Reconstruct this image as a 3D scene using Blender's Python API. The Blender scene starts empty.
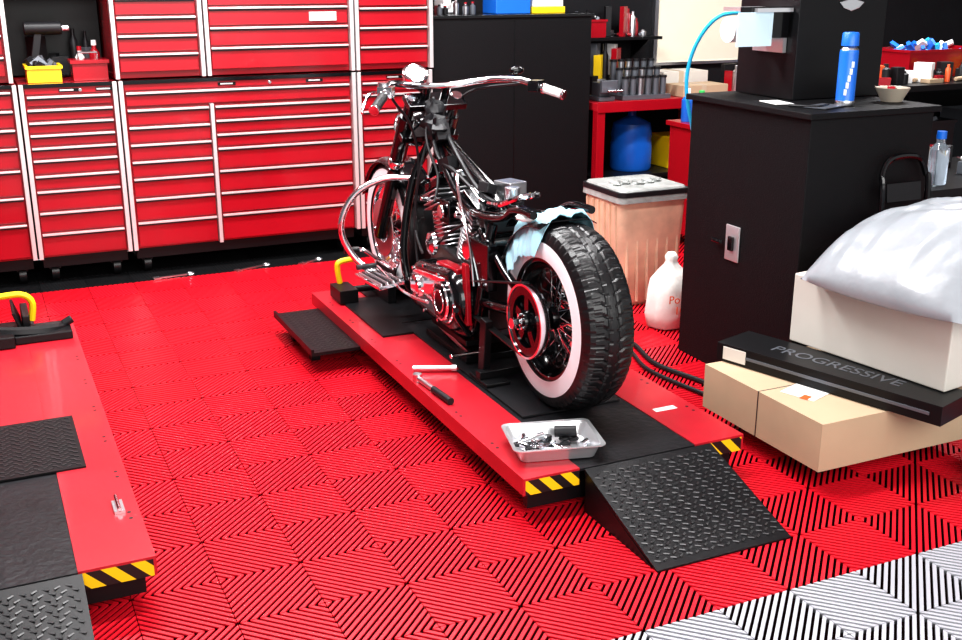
import bpy, bmesh, math, random
from mathutils import Vector, Matrix, Euler, noise
random.seed(7)
scene=bpy.context.scene
PI=math.pi
# ------------------------------------------------------------------ materials
def mat(name,col,rough=.5,metal=0.,coat=0.,bump=0.,bscale=30.,var=0.,vscale=6.,trans=0.,spec=.5,alpha=1.):
    m=bpy.data.materials.new(name);m.use_nodes=True
    nt=m.node_tree;b=nt.nodes['Principled BSDF']
    b.inputs['Base Color'].default_value=(*col,1);b.inputs['Roughness'].default_value=rough
    b.inputs['Metallic'].default_value=metal;b.inputs['Coat Weight'].default_value=coat
    b.inputs['Coat Roughness'].default_value=.08
    b.inputs['Specular IOR Level'].default_value=spec
    b.inputs['Transmission Weight'].default_value=trans
    b.inputs['Alpha'].default_value=alpha
    tc=nt.nodes.new('ShaderNodeTexCoord')
    if var>0:
        n=nt.nodes.new('ShaderNodeTexNoise');n.inputs['Scale'].default_value=vscale;n.inputs['Detail'].default_value=5
        r=nt.nodes.new('ShaderNodeMixRGB');r.blend_type='MIX'
        r.inputs[1].default_value=(*[c*(1-var) for c in col],1);r.inputs[2].default_value=(*[min(1,c*(1+var)) for c in col],1)
        nt.links.new(tc.outputs['Object'],n.inputs['Vector']);nt.links.new(n.outputs['Fac'],r.inputs[0]);nt.links.new(r.outputs[0],b.inputs['Base Color'])
    if bump>0:
        n=nt.nodes.new('ShaderNodeTexNoise');n.inputs['Scale'].default_value=bscale;n.inputs['Detail'].default_value=3
        k=nt.nodes.new('ShaderNodeBump');k.inputs['Strength'].default_value=bump;k.inputs['Distance'].default_value=.01
        nt.links.new(tc.outputs['Object'],n.inputs['Vector']);nt.links.new(n.outputs['Fac'],k.inputs['Height']);nt.links.new(k.outputs['Normal'],b.inputs['Normal'])
    return m
RED=mat('red_paint',(.33,.005,.014),.26,coat=.35,var=.2,vscale=2,spec=.4)
REDL=mat('red_lift_paint',(.44,.012,.024),.34,coat=.2,var=.3,vscale=5)
TRED=mat('tile_red',(.64,.009,.024),.36,spec=.35)
TGREY=mat('tile_grey',(.40,.40,.44),.45)
TGREYS=mat('tile_grey_shade',(.11,.11,.12),.7)  # groove shade put into the colour of grey ribs' lower sides
TBLK=mat('tile_black',(.010,.010,.011),.5,spec=.25)
TREDS=mat('tile_red_shade',(.050,.001,.004),.85,spec=.1)  # occlusion between ribs, painted dark on red ribs' lower sides
TBASE=mat('tile_under',(.008,.001,.001),.9,spec=.05)
CHROME=mat('chrome',(.88,.90,.93),.09,metal=1)
ALU=mat('aluminium',(.74,.75,.78),.3,metal=1)
STEEL=mat('steel_tray',(.75,.76,.78),.3,metal=.8,bump=.1)
BLKG=mat('black_gloss',(.004,.004,.005),.14,coat=.3,spec=.4)
BLKM=mat('black_powdercoat',(.006,.006,.007),.5,bump=.25,bscale=220,spec=.2)
BLKS=mat('black_satin',(.007,.007,.008),.38,spec=.28)
BLKP=mat('black_plastic',(.012,.012,.014),.45,spec=.35)
RUB=mat('rubber',(.008,.008,.009),.34,bump=.1,bscale=120)
WHITE=mat('white_rubber',(.85,.87,.90),.4)
WHT=mat('white_plastic',(.85,.85,.84),.4)
TRIM=mat('silver_trim',(.76,.74,.74),.3,metal=.6)
YEL=mat('yellow',(.9,.62,.01),.4)
BLUE=mat('blue_plastic',(.01,.14,.60),.35)
LBLUE=mat('light_blue_wrap',(.36,.66,.76),.3,bump=.4,bscale=18,var=.2,vscale=9)
HOSE=mat('blue_hose',(.03,.42,.70),.3)
CARD=mat('cardboard',(.46,.34,.225),.75,var=.12,vscale=5)
CARDW=mat('white_carton',(.60,.565,.51),.6,var=.08)
TAPE=mat('tape',(.52,.42,.31),.25)
BIN=mat('tan_bin',(.66,.45,.32),.4,var=.45,vscale=9)
GREYBAG=mat('grey_bag_plastic',(.29,.31,.335),.30,coat=.3,bump=.6,bscale=8,var=.35,vscale=3)
BAGW=mat('white_bag',(.78,.76,.72),.35,bump=.5,bscale=14)
CREAM=mat('cream_board',(.80,.74,.60),.6,var=.05)
WALL=mat('wall_dark',(.012,.012,.014),.7,bump=.1,bscale=60,var=.2,spec=.2)
WALLR=mat('wall_grey',(.12,.12,.13),.8,bump=.1)
CEIL=mat('ceiling_white',(.6,.6,.6),.8)
GREYP=mat('grey_parts',(.13,.14,.16),.4,metal=.4)
GREEN=mat('green',(.05,.5,.12),.4)
ORNG=mat('orange',(.8,.12,.03),.4)
BROWN=mat('engine_dark_metal',(.08,.08,.085),.28,metal=.8)
GLASS=mat('clear_bottle',(.75,.85,.95),.1,trans=.85)
LBL=mat('label_print',(.75,.75,.73),.5,var=.3,vscale=90)
PCB=mat('dark_deck_plate',(.014,.014,.016),.4,bump=.3,bscale=40,var=.6,vscale=7,spec=.25)
def hazard():
    m=bpy.data.materials.new('hazard_stripes');m.use_nodes=True;nt=m.node_tree;b=nt.nodes['Principled BSDF']
    tc=nt.nodes.new('ShaderNodeTexCoord');s=nt.nodes.new('ShaderNodeSeparateXYZ');nt.links.new(tc.outputs['Object'],s.inputs[0])
    a=nt.nodes.new('ShaderNodeMath');a.operation='ADD';nt.links.new(s.outputs[0],a.inputs[0]);nt.links.new(s.outputs[2],a.inputs[1])
    k=nt.nodes.new('ShaderNodeMath');k.operation='MULTIPLY';k.inputs[1].default_value=13;nt.links.new(a.outputs[0],k.inputs[0])
    f=nt.nodes.new('ShaderNodeMath');f.operation='FRACT';nt.links.new(k.outputs[0],f.inputs[0])
    g=nt.nodes.new('ShaderNodeMath');g.operation='GREATER_THAN';g.inputs[1].default_value=.5;nt.links.new(f.outputs[0],g.inputs[0])
    x=nt.nodes.new('ShaderNodeMixRGB');x.inputs[1].default_value=(.9,.6,.01,1);x.inputs[2].default_value=(.01,.01,.01,1)
    nt.links.new(g.outputs[0],x.inputs[0]);nt.links.new(x.outputs[0],b.inputs['Base Color']);b.inputs['Roughness'].default_value=.4
    return m
HAZ=hazard()
# ------------------------------------------------------------------ mesh builder
def spline(pts,n=8):
    P=[Vector(p) for p in pts]
    if len(P)<3:return P
    out=[]
    for i in range(len(P)-1):
        p0=P[max(i-1,0)];p1=P[i];p2=P[i+1];p3=P[min(i+2,len(P)-1)]
        for k in range(n):
            t=k/n
            out.append(.5*((2*p1)+(-p0+p2)*t+(2*p0-5*p1+4*p2-p3)*t*t+(-p0+3*p1-3*p2+p3)*t**3))
    out.append(P[-1]);return out
class B:
    def __init__(s,name):
        s.name=name;s.bm=bmesh.new();s.mats=[]
    def mi(s,m):
        if m not in s.mats:s.mats.append(m)
        return s.mats.index(m)
    def face(s,vs,m,sm=False):
        try:f=s.bm.faces.new(vs)
        except ValueError:return
        f.material_index=s.mi(m);f.smooth=sm;return f
    def hexa(s,c,m):
        v=[s.bm.verts.new(p) for p in c]
        for q in((0,3,2,1),(4,5,6,7),(0,1,5,4),(1,2,6,5),(2,3,7,6),(3,0,4,7)):s.face([v[i] for i in q],m)
    def box(s,x0,x1,y0,y1,z0,z1,m):
        s.hexa([(x0,y0,z0),(x1,y0,z0),(x1,y1,z0),(x0,y1,z0),(x0,y0,z1),(x1,y0,z1),(x1,y1,z1),(x0,y1,z1)],m);return s
    def obox(s,c,d,rot,m):
        R=Euler([math.radians(a) for a in rot]).to_matrix();c=Vector(c);h=[x/2 for x in d]
        s.hexa([c+R@Vector((a*h[0],b*h[1],e*h[2])) for a,b,e in((-1,-1,-1),(1,-1,-1),(1,1,-1),(-1,1,-1),(-1,-1,1),(1,-1,1),(1,1,1),(-1,1,1))],m);return s
    def prism(s,poly,off,m,sm=False):
        off=Vector(off);a=[s.bm.verts.new(Vector(p)) for p in poly];b=[s.bm.verts.new(Vector(p)+off) for p in poly]
        s.face(a[::-1],m);s.face(b,m)
        n=len(a)
        for i in range(n):s.face([a[i],a[(i+1)%n],b[(i+1)%n],b[i]],m,sm)
        return s
    def rings(s,rings,mats,closed=False,caps=True,sm=True):
        R=[[s.bm.verts.new(p) for p in r] for r in rings];n=len(R[0])
        cnt=len(R) if closed else len(R)-1
        for i in range(cnt):
            a=R[i];b=R[(i+1)%len(R)];mm=mats[i] if isinstance(mats,list) else mats
            for j in range(n):s.face([a[j],a[(j+1)%n],b[(j+1)%n],b[j]],mm,sm)
        if caps and not closed:
            s.face(R[0][::-1],mats[0] if isinstance(mats,list) else mats);s.face(R[-1],mats[-1] if isinstance(mats,list) else mats)
        return s
    def lathe(s,c,axis,prof,m,seg=32,caps=True,closed=False,disp=None,arc=None):
        c=Vector(c);ax=Vector(axis).normalized();q=ax.orthogonal().normalized()
        if abs(ax.x)>.99:q=Vector((0,1,0))
        if abs(ax.z)>.99:q=Vector((1,0,0))
        w=ax.cross(q);rs=[]
        for h,r in prof:
            ring=[]
            for k in range(seg):
                t=2*PI*k/seg;rr=r+(disp(t,h,r) if disp else 0)
                ring.append(c+ax*h+(q*math.cos(t)+w*math.sin(t))*rr)
            rs.append(ring)
        return s.rings(rs,m,closed,caps)
    def cyl(s,p1,p2,r,m,r2=None,seg=20):
        p1=Vector(p1);p2=Vector(p2);r2=r if r2 is None else r2
        return s.lathe(p1,p2-p1,[(0,r),((p2-p1).length,r2)],m,seg)
    def tube(s,pts,r,m,seg=8,sp=True,n=8):
        P=spline(pts,n) if sp else [Vector(p) for p in pts]
        rs=[];q=None
        for i,p in enumerate(P):
            d=(P[min(i+1,len(P)-1)]-P[max(i-1,0)]).normalized()
            if q is None:q=d.orthogonal().normalized()
            q=(q-d*q.dot(d)).normalized();w=d.cross(q)
            rs.append([p+(q*math.cos(2*PI*k/seg)+w*math.sin(2*PI*k/seg))*r for k in range(seg)])
        return s.rings(rs,m)
    def torus(s,c,axis,R,r,m,seg=40,ms=8):
        return s.lathe(c,axis,[(r*math.sin(2*PI*k/ms),R+r*math.cos(2*PI*k/ms)) for k in range(ms)],m,seg,closed=True)
    def ball(s,c,r,m,sc=(1,1,1),seg=20,rot=None,nz=0,nf=3,zmin=None,n2=.25,f2=3,pw=1.):
        c=Vector(c);rs=[];N=max(8,seg//2);R=Euler([math.radians(a) for a in rot]).to_matrix() if rot else Matrix.Identity(3)
        for i in range(N+1):
            ph=max(.02,min(PI-.02,PI*i/N));ring=[]
            for k in range(seg):
                t=2*PI*k/seg;d=Vector((math.sin(ph)*math.cos(t),math.sin(ph)*math.sin(t),math.cos(ph)))
                k2=1+(noise.noise(d*nf+c)*nz+noise.noise(d*nf*f2+c)*nz*n2 if nz else 0)
                dd=d
                p=c+R@Vector((dd.x*r*sc[0]*k2,dd.y*r*sc[1]*k2,dd.z*r*sc[2]*k2))
                if zmin is not None and p.z<zmin:p.z=zmin+.0005*k/seg
                ring.append(p)
            rs.append(ring)
        return s.rings(rs,m)
    def done(s,parent=None,bev=0.,sharp=38,origin=None):
        bm=s.bm;bmesh.ops.recalc_face_normals(bm,faces=bm.faces)
        for e in bm.edges:
            if len(e.link_faces)==2 and e.calc_face_angle(0)>math.radians(sharp):e.smooth=False
        me=bpy.data.meshes.new(s.name);bm.to_mesh(me);bm.free()
        for m in s.mats:me.materials.append(m)
        o=bpy.data.objects.new(s.name,me);bpy.context.collection.objects.link(o)
        if bev:
            k=o.modifiers.new('bevel','BEVEL');k.width=bev;k.segments=2;k.limit_method='ANGLE';k.angle_limit=math.radians(50)
        if parent:o.parent=parent
        return o
def empty(name,loc=(0,0,0)):
    o=bpy.data.objects.new(name,None);bpy.context.collection.objects.link(o);o.empty_display_size=.1;return o
def text(name,body,loc,rot,size,m,parent,ext=.0006):
    cu=bpy.data.curves.new(name,'FONT');cu.body=body;cu.size=size;cu.extrude=ext;cu.materials.append(m)
    o=bpy.data.objects.new(name,cu);bpy.context.collection.objects.link(o);o.location=loc;o.rotation_euler=[math.radians(a) for a in rot];o.parent=parent;return o
# ------------------------------------------------------------------ floor
TS=.24
def clip(poly,a,b,c):
    out=[];n=len(poly)
    for i in range(n):
        p=poly[i];q=poly[(i+1)%n];dp=a*p[0]+b*p[1]-c;dq=a*q[0]+b*q[1]-c
        if dp<=0:out.append(p)
        if dp*dq<0:
            t=dp/(dp-dq);out.append((p[0]+(q[0]-p[0])*t,p[1]+(q[1]-p[1])*t))
    return out
def ribs(flip,n=18):
    e=.0012;sq=[(e,e),(TS-e,e),(TS-e,TS-e),(e,TS-e)];res=[]
    pitch=2*TS/n;w=pitch*.56
    for i in range(n):
        c0=-TS+pitch*(i+.22)
        p=clip(clip(sq,1,-1,c0+w),-1,1,-c0)
        if len(p)>=3:
            if flip:p=[(TS-x,y) for x,y in p][::-1]
            res.append(p)
    return res
RB=[ribs(0),ribs(1)]
verts=[];faces=[];fm=[]
X0=-2.64;Y0=2.10-7*TS
ZB=-.0046;ZL=-.016  # rib sides: own colour down to ZB, painted shade from there to ZL
for i in range(43):
    for j in range(26):
        ox=X0+i*TS+.0;oy=Y0+j*TS
        if oy>6.5 or ox>7.4:continue
        m=1 if oy+TS/2<2.10 else (2 if oy+TS/2>6.12 else 0)
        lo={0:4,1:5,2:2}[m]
        for p in RB[(i+j)%2]:
            b=len(verts);n=len(p)
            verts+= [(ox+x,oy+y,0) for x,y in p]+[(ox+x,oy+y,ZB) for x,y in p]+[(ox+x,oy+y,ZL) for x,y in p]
            faces.append(tuple(range(b,b+n)));fm.append(m)
            for k in range(n):
                k2=(k+1)%n
                faces.append((b+k,b+n+k,b+n+k2,b+k2));fm.append(m)
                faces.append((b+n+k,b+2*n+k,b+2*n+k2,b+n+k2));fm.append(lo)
b=len(verts);verts+=[(-2.7,.3,ZL),(7.7,.3,ZL),(7.7,7.0,ZL),(-2.7,7.0,ZL)];faces.append((b,b+1,b+2,b+3));fm.append(3)
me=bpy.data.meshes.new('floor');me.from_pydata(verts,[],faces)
for m in(TRED,TGREY,TBLK,TBASE,TREDS,TGREYS):me.materials.append(m)
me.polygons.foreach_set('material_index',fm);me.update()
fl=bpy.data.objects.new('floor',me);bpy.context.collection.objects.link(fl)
# walls
B('wall_back').box(-2.7,7.7,6.95,7.05,0,3.3,WALL).done()
B('wall_left').box(-2.8,-2.7,.3,7.05,0,3.3,WALLR).done()
B('wall_right').box(7.7,7.8,.3,7.05,0,3.3,WALLR).done()
B('ceiling').box(-2.8,7.8,.3,7.05,3.3,3.4,CEIL).done()
# ------------------------------------------------------------------ tool cabinets
YF=6.32
def drawers(b,x0,x1,z0,z1,hs,y=YF):
    tot=sum(hs);z=z1
    for h in hs:
        d=(z1-z0)*h/tot
        b.box(x0+.006,x1-.006,y-.022,y,z-d+.005,z-.004,RED)
        b.box(x0+.006,x1-.006,y-.038,y-.0225,z-.017,z-.007,TRIM)
        b.box(x0+.006,x1-.006,y-.030,y-.0225,z-.027,z-.0175,BLKP)
        z-=d
def body(b,x0,x1,z0,z1,y=YF,d=.58,m=RED):
    b.box(x0,x1,y+.002,y+d,z0,z1,m)
def vtrim(b,x0,x1,z0,z1,y=YF):
    b.box(x0,x1,y-.045,y+.001,z0,z1,TRIM)
def casters(b,x0,x1,y=YF):
    b.box(x0+.02,x1-.02,y+.03,y+.55,.09,.16,BLKS)
    for cx in(x0+.08,x1-.08):
        for cy in(y+.1,y+.48):
            b.cyl((cx-.02,cy,.05),(cx+.02,cy,.05),.05,RUB)
            b.box(cx-.03,cx+.03,cy-.03,cy+.03,.07,.10,BLKS)
def cabinet(name,x0,x1,z0,z1,cols,header=None,cast=True,tr=True):
    b=B(name);body(b,x0,x1,z0,z1)
    if cast:casters(b,x0,x1)
    if tr:
        vtrim(b,x0,x0+.022,z0,z1);vtrim(b,x1-.022,x1,z0,z1)
    zt=z1-.02
    b.box(x0,x1,YF-.03,YF+.001,z1-.02,z1,BLKG)
    if header:
        b.box(x0+.03,x1-.03,YF-.02,YF,zt-.032,zt-.001,RED)
        w=x1-x0
        b.box(x0+w*.40,x0+w*.40+.10,YF-.023,YF-.0205,zt-.026,zt-.008,BLKG);b.box(x0+w*.41,x0+w*.41+.07,YF-.0245,YF-.0232,zt-.020,zt-.013,TRIM)
        b.box(x0+w*.78,x0+w*.78+.10,YF-.023,YF-.0205,zt-.026,zt-.008,BLKG);b.box(x0+w*.79,x0+w*.79+.07,YF-.0245,YF-.0232,zt-.020,zt-.013,TRIM)
        b.cyl((x0+w*.62,YF-.03,zt-.017),(x0+w*.62,YF-.021,zt-.017),.009,CHROME,seg=14)
        drawers(b,x0+.03,x1-.03,zt-.036-header,zt-.036,[1]);zt-=.036+header
    for (a,c,hs) in cols:
        drawers(b,a,c,z0+.01,zt-.008,hs)
        if c<x1-.06:vtrim(b,c,c+.02,z0,zt)
    return b.done(bev=.002)
cabinet('tool_cabinet',-.56,.245,.155,1.09,[(-.53,-.16,[1,1,1,1.4,1.4,2]),(-.14,.22,[1,1,1,1.2,1.5,1.5,2])])
cabinet('tool_cabinet',.255,.745,.155,1.09,[(.28,.72,[.8,.8,.8,.8,1,1,1.4,1.4,1.6])],header=.06)
cabinet('tool_cabinet',.755,2.09,.155,1.09,[(.785,1.235,[1,1,1,1,1.2,1.4,1.6]),(1.26,2.06,[.8,.8,.8,1.3,1.3,1.3,1.6])],header=.085)
cabinet('tool_cabinet',2.10,2.575,.155,1.09,[(2.13,2.545,[1,1,1,1,1.2,1.4,1.6])],header=.06)
def hutch(x0,x1,hs,z1=2.05,z0=1.10):
    b=B('tool_chest');body(b,x0,x1,z0,z1,d=.5);vtrim(b,x0,x0+.022,z0,z1);vtrim(b,x1-.022,x1,z0,z1)
    drawers(b,x0+.026,x1-.026,z0+.03,z1-.04,hs)
    return b.done(bev=.002)
hutch(.745,1.225,[1]*8+[1.1])
h=hutch(1.235,2.09,[1,1,1,1,1,1,1,1.2])
hutch(2.10,2.585,[1]*8)
hutch(-.56,.235,[1]*8)
B('logo_plate').box(1.83,1.99,YF-.035,YF-.0225,1.385,1.435,TRIM).done().parent=h
b=B('niche_shelf');b.box(.25,.735,6.75,6.93,1.10,2.0,BLKS);b.box(.25,.735,6.5,6.75,1.52,1.54,BLKS)
b.done()
def bottle(name,x,y,z,r,h,m,cap=None,neck=.45):
    b=B(name);b.lathe((x,y,z),(0,0,1),[(0,r*.94),(.005,r),(h*.66,r),(h*.78,r*neck),(h*.86,r*neck)],m,20)
    b.lathe((x,y,z+h*.86),(0,0,1),[(0,r*neck*1.15),(h*.14,r*neck*1.1)],cap or WHT,16);return b.done()
def openbin(name,x0,x1,y0,y1,z,h,m,fill=None,t=.006,fl=.02):
    b=B(name)
    b.box(x0,x1,y0,y1,z,z+t,m)
    for a in((x0,x0+t,y0,y1),(x1-t,x1,y0,y1),(x0+t,x1-t,y0,y0+t),(x0+t,x1-t,y1-t,y1)):b.box(*a,z+t,z+h,m)
    r=.008
    b.box(x0-r,x1+r,y0-r,y0,z+h-.015,z+h,m);b.box(x0-r,x1+r,y1,y1+r,z+h-.015,z+h,m)
    b.box(x0-r,x0,y0,y1,z+h-.015,z+h,m);b.box(x1,x1+r,y0,y1,z+h-.015,z+h,m)
    if fill:
        for k in range(22):
            c=(random.uniform(x0+.03,x1-.03),random.uniform(y0+.03,y1-.03),z+h*random.uniform(.7,1.1))
            b.obox(c,(random.uniform(.02,.06),.02,random.uniform(.03,.1)),(random.uniform(-60,60),random.uniform(-60,60),random.uniform(0,90)),random.choice(fill))
    return b.done()
def clutter(name,x0,x1,y0,y1,z,n,cols,hmax=.14):
    b=B(name)
    for k in range(n):
        x=random.uniform(x0,x1);y=random.uniform(y0,y1);h=random.uniform(.02,hmax);m=random.choice(cols);t=random.random()
        if t<.4:b.obox((x,y,z+h/2),(random.uniform(.03,.12),random.uniform(.03,.1),h),(0,0,random.uniform(0,90)),m)
        elif t<.75:
            r=random.uniform(.012,.03);b.lathe((x,y,z),(0,0,1),[(0,r),(h*.75,r),(h*.85,r*.5),(h,r*.5)],m,14)
        else:
            a=random.uniform(0,PI);d=Vector((math.cos(a),math.sin(a),0))*.05;b.cyl(Vector((x,y,z+.012))-d,Vector((x,y,z+.014))+d,.011,m,seg=10)
            b.cyl(Vector((x,y,z+.012))+d,Vector((x,y,z+.014))+d*1.5,.005,CHROME,seg=8)
    return b.done(bev=.0015)
openbin('yellow_bin',.31,.48,6.36,6.55,1.092,.085,YEL,[BLKP,GREYP])
b=B('red_toolbox');b.box(.54,.72,6.38,6.52,1.092,1.18,RED);b.box(.53,.73,6.37,6.53,1.181,1.20,RED);b.tube([(.58,6.45,1.20),(.58,6.45,1.235),(.68,6.45,1.235),(.68,6.45,1.20)],.006,CHROME,sp=False);b.done(bev=.003)
b=B('power_drill');b.cyl((.33,6.58,1.36),(.52,6.57,1.36),.035,BLKP);b.cyl((.52,6.57,1.36),(.56,6.57,1.36),.018,ALU);b.obox((.38,6.58,1.25),(.04,.04,.2),(0,12,0),BLKP);b.box(.32,.45,6.56,6.62,1.092,1.16,BLKP);b.done(bev=.004)
clutter('power_tool_pile',.33,.66,6.55,6.68,1.541,16,[BLKP,GREYP,ALU,BLKP,RED,WHT],.2)
clutter('tool_holder_pile',.32,.67,6.66,6.69,1.092,12,[BLKP,GREYP,BLKP,RED,ALU],.3)
bottle('white_bottle',.60,6.57,1.092,.025,.17,WHT,RED);bottle('spray_bottle',.68,6.58,1.092,.028,.2,RED,WHT)
def wrench(x,y,L,a,z=.001):
    b=B('wrench');d=Vector((math.cos(a),math.sin(a),0));c=Vector((x,y,z+.006))
    b.obox(c,(L,.018,.008),(0,0,math.degrees(a)),ALU)
    b.torus(c+d*L/2,(0,0,1),.018,.007,ALU,20,6)
    e=c-d*L/2
    for s_ in(-1,1):
        n=Vector((-d.y,d.x,0))*s_
        b.obox(e-d*.012+n*.015,(.036,.011,.009),(0,0,math.degrees(a)),ALU)
    b.done()
wrench(.95,6.2,.18,.1);wrench(1.40,6.2,.18,.35);wrench(1.75,6.2,.12,.5)
# ------------------------------------------------------------------ tall black cabinet
b=B('black_tall_cabinet');b.box(2.60,3.70,6.32,6.9,.06,1.38,BLKM);b.box(2.59,3.71,6.31,6.9,1.381,1.40,BLKG)
b.box(3.148,3.152,6.317,6.3195,.08,1.37,BLKG)
for x in(2.66,3.64):
    for y in(6.38,6.84):b.cyl((x,y,0),(x,y,.06),.03,BLKP)
b.done(bev=.004)
for k in range(5):
    bottle('small_bottle',2.70+k*.055,6.45+random.uniform(-.04,.04),1.401,.018,random.uniform(.05,.10),random.choice([BLKP,GREYP,ALU]),random.choice([BLKP,WHT,RED]))
clutter('cabinet_top_tools',2.72,2.90,6.58,6.8,1.401,14,[BLKP,GREYP,BLKP,ALU,WHT],.12)
b=B('blue_parts_box');b.box(3.06,3.30,6.4,6.6,1.401,1.52,BLUE);b.box(3.055,3.305,6.395,6.605,1.521,1.54,BLUE);b.done(bev=.004)
b=B('yellow_parts_box');b.box(3.32,3.56,6.42,6.6,1.401,1.44,YEL);b.box(3.33,3.55,6.43,6.59,1.441,1.49,WHT);b.done(bev=.003)
# ------------------------------------------------------------------ bench at back
b=B('workbench')
b.box(3.735,5.8,6.27,6.9,.78,.83,REDL);b.box(3.735,5.8,6.262,6.2695,.77,.84,RED)
for x in(3.765,4.8,5.77):
    for y in(6.30,6.87):b.box(x-.03,x+.03,y-.03,y+.03,0,.78,RED)
b.box(3.77,5.77,6.33,6.87,.30,.33,BLKS)
b.box(3.77,5.77,6.85,6.87,.33,.78,BLKS)
b.done(bev=.003)
b=B('parts_rack');b.box(3.98,4.36,6.36,6.60,.832,.86,GREYP)
for i in range(6):
    for j in range(3):
        x=4.02+i*.06;y=6.40+j*.08
        b.cyl((x,y,.861),(x,y,.97+j*.05),.021,random.choice([GREYP,ALU,GREYP]),seg=12)
        b.cyl((x,y,.97+j*.05),(x,y,.985+j*.05),.025,BLKP,seg=12)
b.done()
b=B('bench_vise');b.box(3.80,3.92,6.36,6.54,.832,.86,GREYP);b.box(3.82,3.90,6.39,6.50,.86,.95,GREYP);b.box(3.80,3.92,6.33,6.36,.89,.97,GREYP);b.cyl((3.86,6.33,.91),(3.86,6.25,.91),.012,CHROME);b.cyl((3.80,6.26,.91),(3.92,6.26,.91),.006,CHROME);b.done(bev=.004)
clutter('bench_tool_pile',3.84,4.32,6.70,6.82,.832,30,[BLKP,GREYP,ALU,RED,WHT,YEL,BLKP],.36)
b=B('carton');b.box(4.45,4.82,6.34,6.56,.832,.91,CARD);b.box(4.60,4.64,6.338,6.562,.833,.912,TAPE);b.done(bev=.003)
b=B('carton');b.box(4.47,4.85,6.62,6.84,.832,.98,CARDW);b.box(4.6,4.64,6.618,6.842,.833,.982,TAPE);b.done(bev=.003)
clutter('hand_tool_pile',5.0,5.7,6.38,6.8,.832,20,[BLKP,GREYP,ALU,RED,WHT,YEL,BLUE],.2)
b=B('blue_water_jug');b.lathe((4.18,6.55,.332),(0,0,1),[(0,.135),(.02,.145),(.18,.145),(.21,.138),(.24,.145),(.32,.13),(.37,.03),(.41,.03)],BLUE,28);b.done()
b=B('yellow_case');b.box(4.42,4.66,6.42,6.7,.332,.55,YEL);b.box(4.5,4.58,6.412,6.4195,.45,.50,BLKP);b.done(bev=.01)
openbin('black_tote',4.9,5.4,6.38,6.8,.332,.28,BLKP,[GREYP,BLUE,RED])
b=B('red_tool_cart');b.box(3.97,4.45,5.28,5.78,.08,.74,RED);b.box(3.95,4.47,5.26,5.80,.741,.77,RED)
for k in range(5):
    b.box(3.99,4.43,5.255,5.279,.1+k*.127,.215+k*.127,RED);b.box(3.99,4.43,5.24,5.254,.195+k*.127,.21+k*.127,TRIM)
for x in(4.02,4.4):
    for y in(5.33,5.72):b.cyl((x-.015,y,.04),(x+.015,y,.04),.04,RUB)
b.done(bev=.003)
for i,(x,y) in enumerate([(4.02,5.42),(4.03,5.55),(4.02,5.68)]):bottle('cleaner_bottle',x,y,.771,.035,.2,[GREEN,WHT,BLUE][i],[WHT,GREEN,WHT][i])
clutter('cart_tools',4.18,4.38,5.36,5.7,.771,14,[BLKP,GREYP,RED,WHT,YEL],.12)
b=B('white_board');b.box(4.60,5.95,6.92,6.95,1.02,1.95,CREAM)
for a in((4.57,4.60,1.0,1.97),(5.95,5.98,1.0,1.97)):b.box(a[0],a[1],6.91,6.95,a[2],a[3],ALU)
b.box(4.60,5.95,6.91,6.95,1.0,1.02,ALU);b.box(4.60,5.95,6.91,6.95,1.95,1.97,ALU);b.done()
b=B('wall_shelf');b.box(3.78,4.5,6.7,6.948,1.20,1.22,BLKS)
for x in(3.85,4.4):b.prism([(x,6.948,1.20),(x,6.72,1.20),(x,6.948,1.06)],(.01,0,0),BLKS)
b.done()
openbin('red_bin',3.85,4.05,6.72,6.9,1.221,.12,RED,[BLKP,GREYP,WHT]);clutter('shelf_jars',4.14,4.43,6.76,6.88,1.221,12,[BLKP,GREYP,RED,ALU],.22)
# ------------------------------------------------------------------ trash bin + white sack
b=B('trash_bin')
def rr(cx,cy,w,d,z,r=.04,n=5):
    pts=[]
    for qx,qy,a0 in((1,1,0),(-1,1,90),(-1,-1,180),(1,-1,270)):
        for k in range(n+1):
            a=math.radians(a0+90*k/n);pts.append(Vector((cx+qx*(w/2-r)+r*math.cos(a),cy+qy*(d/2-r)+r*math.sin(a),z)))
    return pts
cx,cy=3.10,4.80
BAGT=mat('bag_rim',(.30,.31,.30),.35,bump=.8,bscale=20,var=.6,vscale=10)
b.rings([rr(cx,cy,.34,.32,.0),rr(cx,cy,.36,.34,.02),rr(cx,cy,.40,.38,.58)],BIN)
b.rings([rr(cx,cy,.425,.405,.545),rr(cx,cy,.42,.40,.575)],BAGT)
b.rings([rr(cx,cy,.425,.405,.576),rr(cx,cy,.425,.405,.60)],BLKP)
b.rings([rr(cx,cy,.40,.38,.601),rr(cx,cy,.39,.37,.61),rr(cx,cy,.34,.32,.612),rr(cx,cy,.26,.24,.605)],BAGT)
for k in range(5):b.ball((cx-.13+k*.065,cy+.02*math.sin(k*2),.612),.035,BAGT,(1,1,.4),14,nz=.6)
for k in range(6):
    b.obox((cx-.15+k*.06,cy-.180,.28),(.010,.012,.5),(-3.5,0,0),BIN);b.obox((cx-.190,cy-.14+k*.055,.28),(.012,.010,.5),(0,-3.5,0),BIN)
b.done()
b=B('white_sack');rs=[]
prof=[(0,.085),(.01,.11),(.08,.122),(.18,.118),(.24,.10),(.28,.07),(.31,.04),(.33,.03),(.35,.035),(.37,.02)]
for z,r in prof:
    rs.append([Vector((2.98+math.cos(2*PI*k/32)*r*.95*(1+.25*noise.noise(Vector((math.cos(2*PI*k/32)*2,math.sin(2*PI*k/32)*2,z*12)))),4.27+math.sin(2*PI*k/32)*r*.8*(1+.25*noise.noise(Vector((math.cos(2*PI*k/32)*2,math.sin(2*PI*k/32)*2,z*12+9)))),z)) for k in range(32)])
b.rings(rs,BAGW);sk=b.done(sharp=80)
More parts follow.
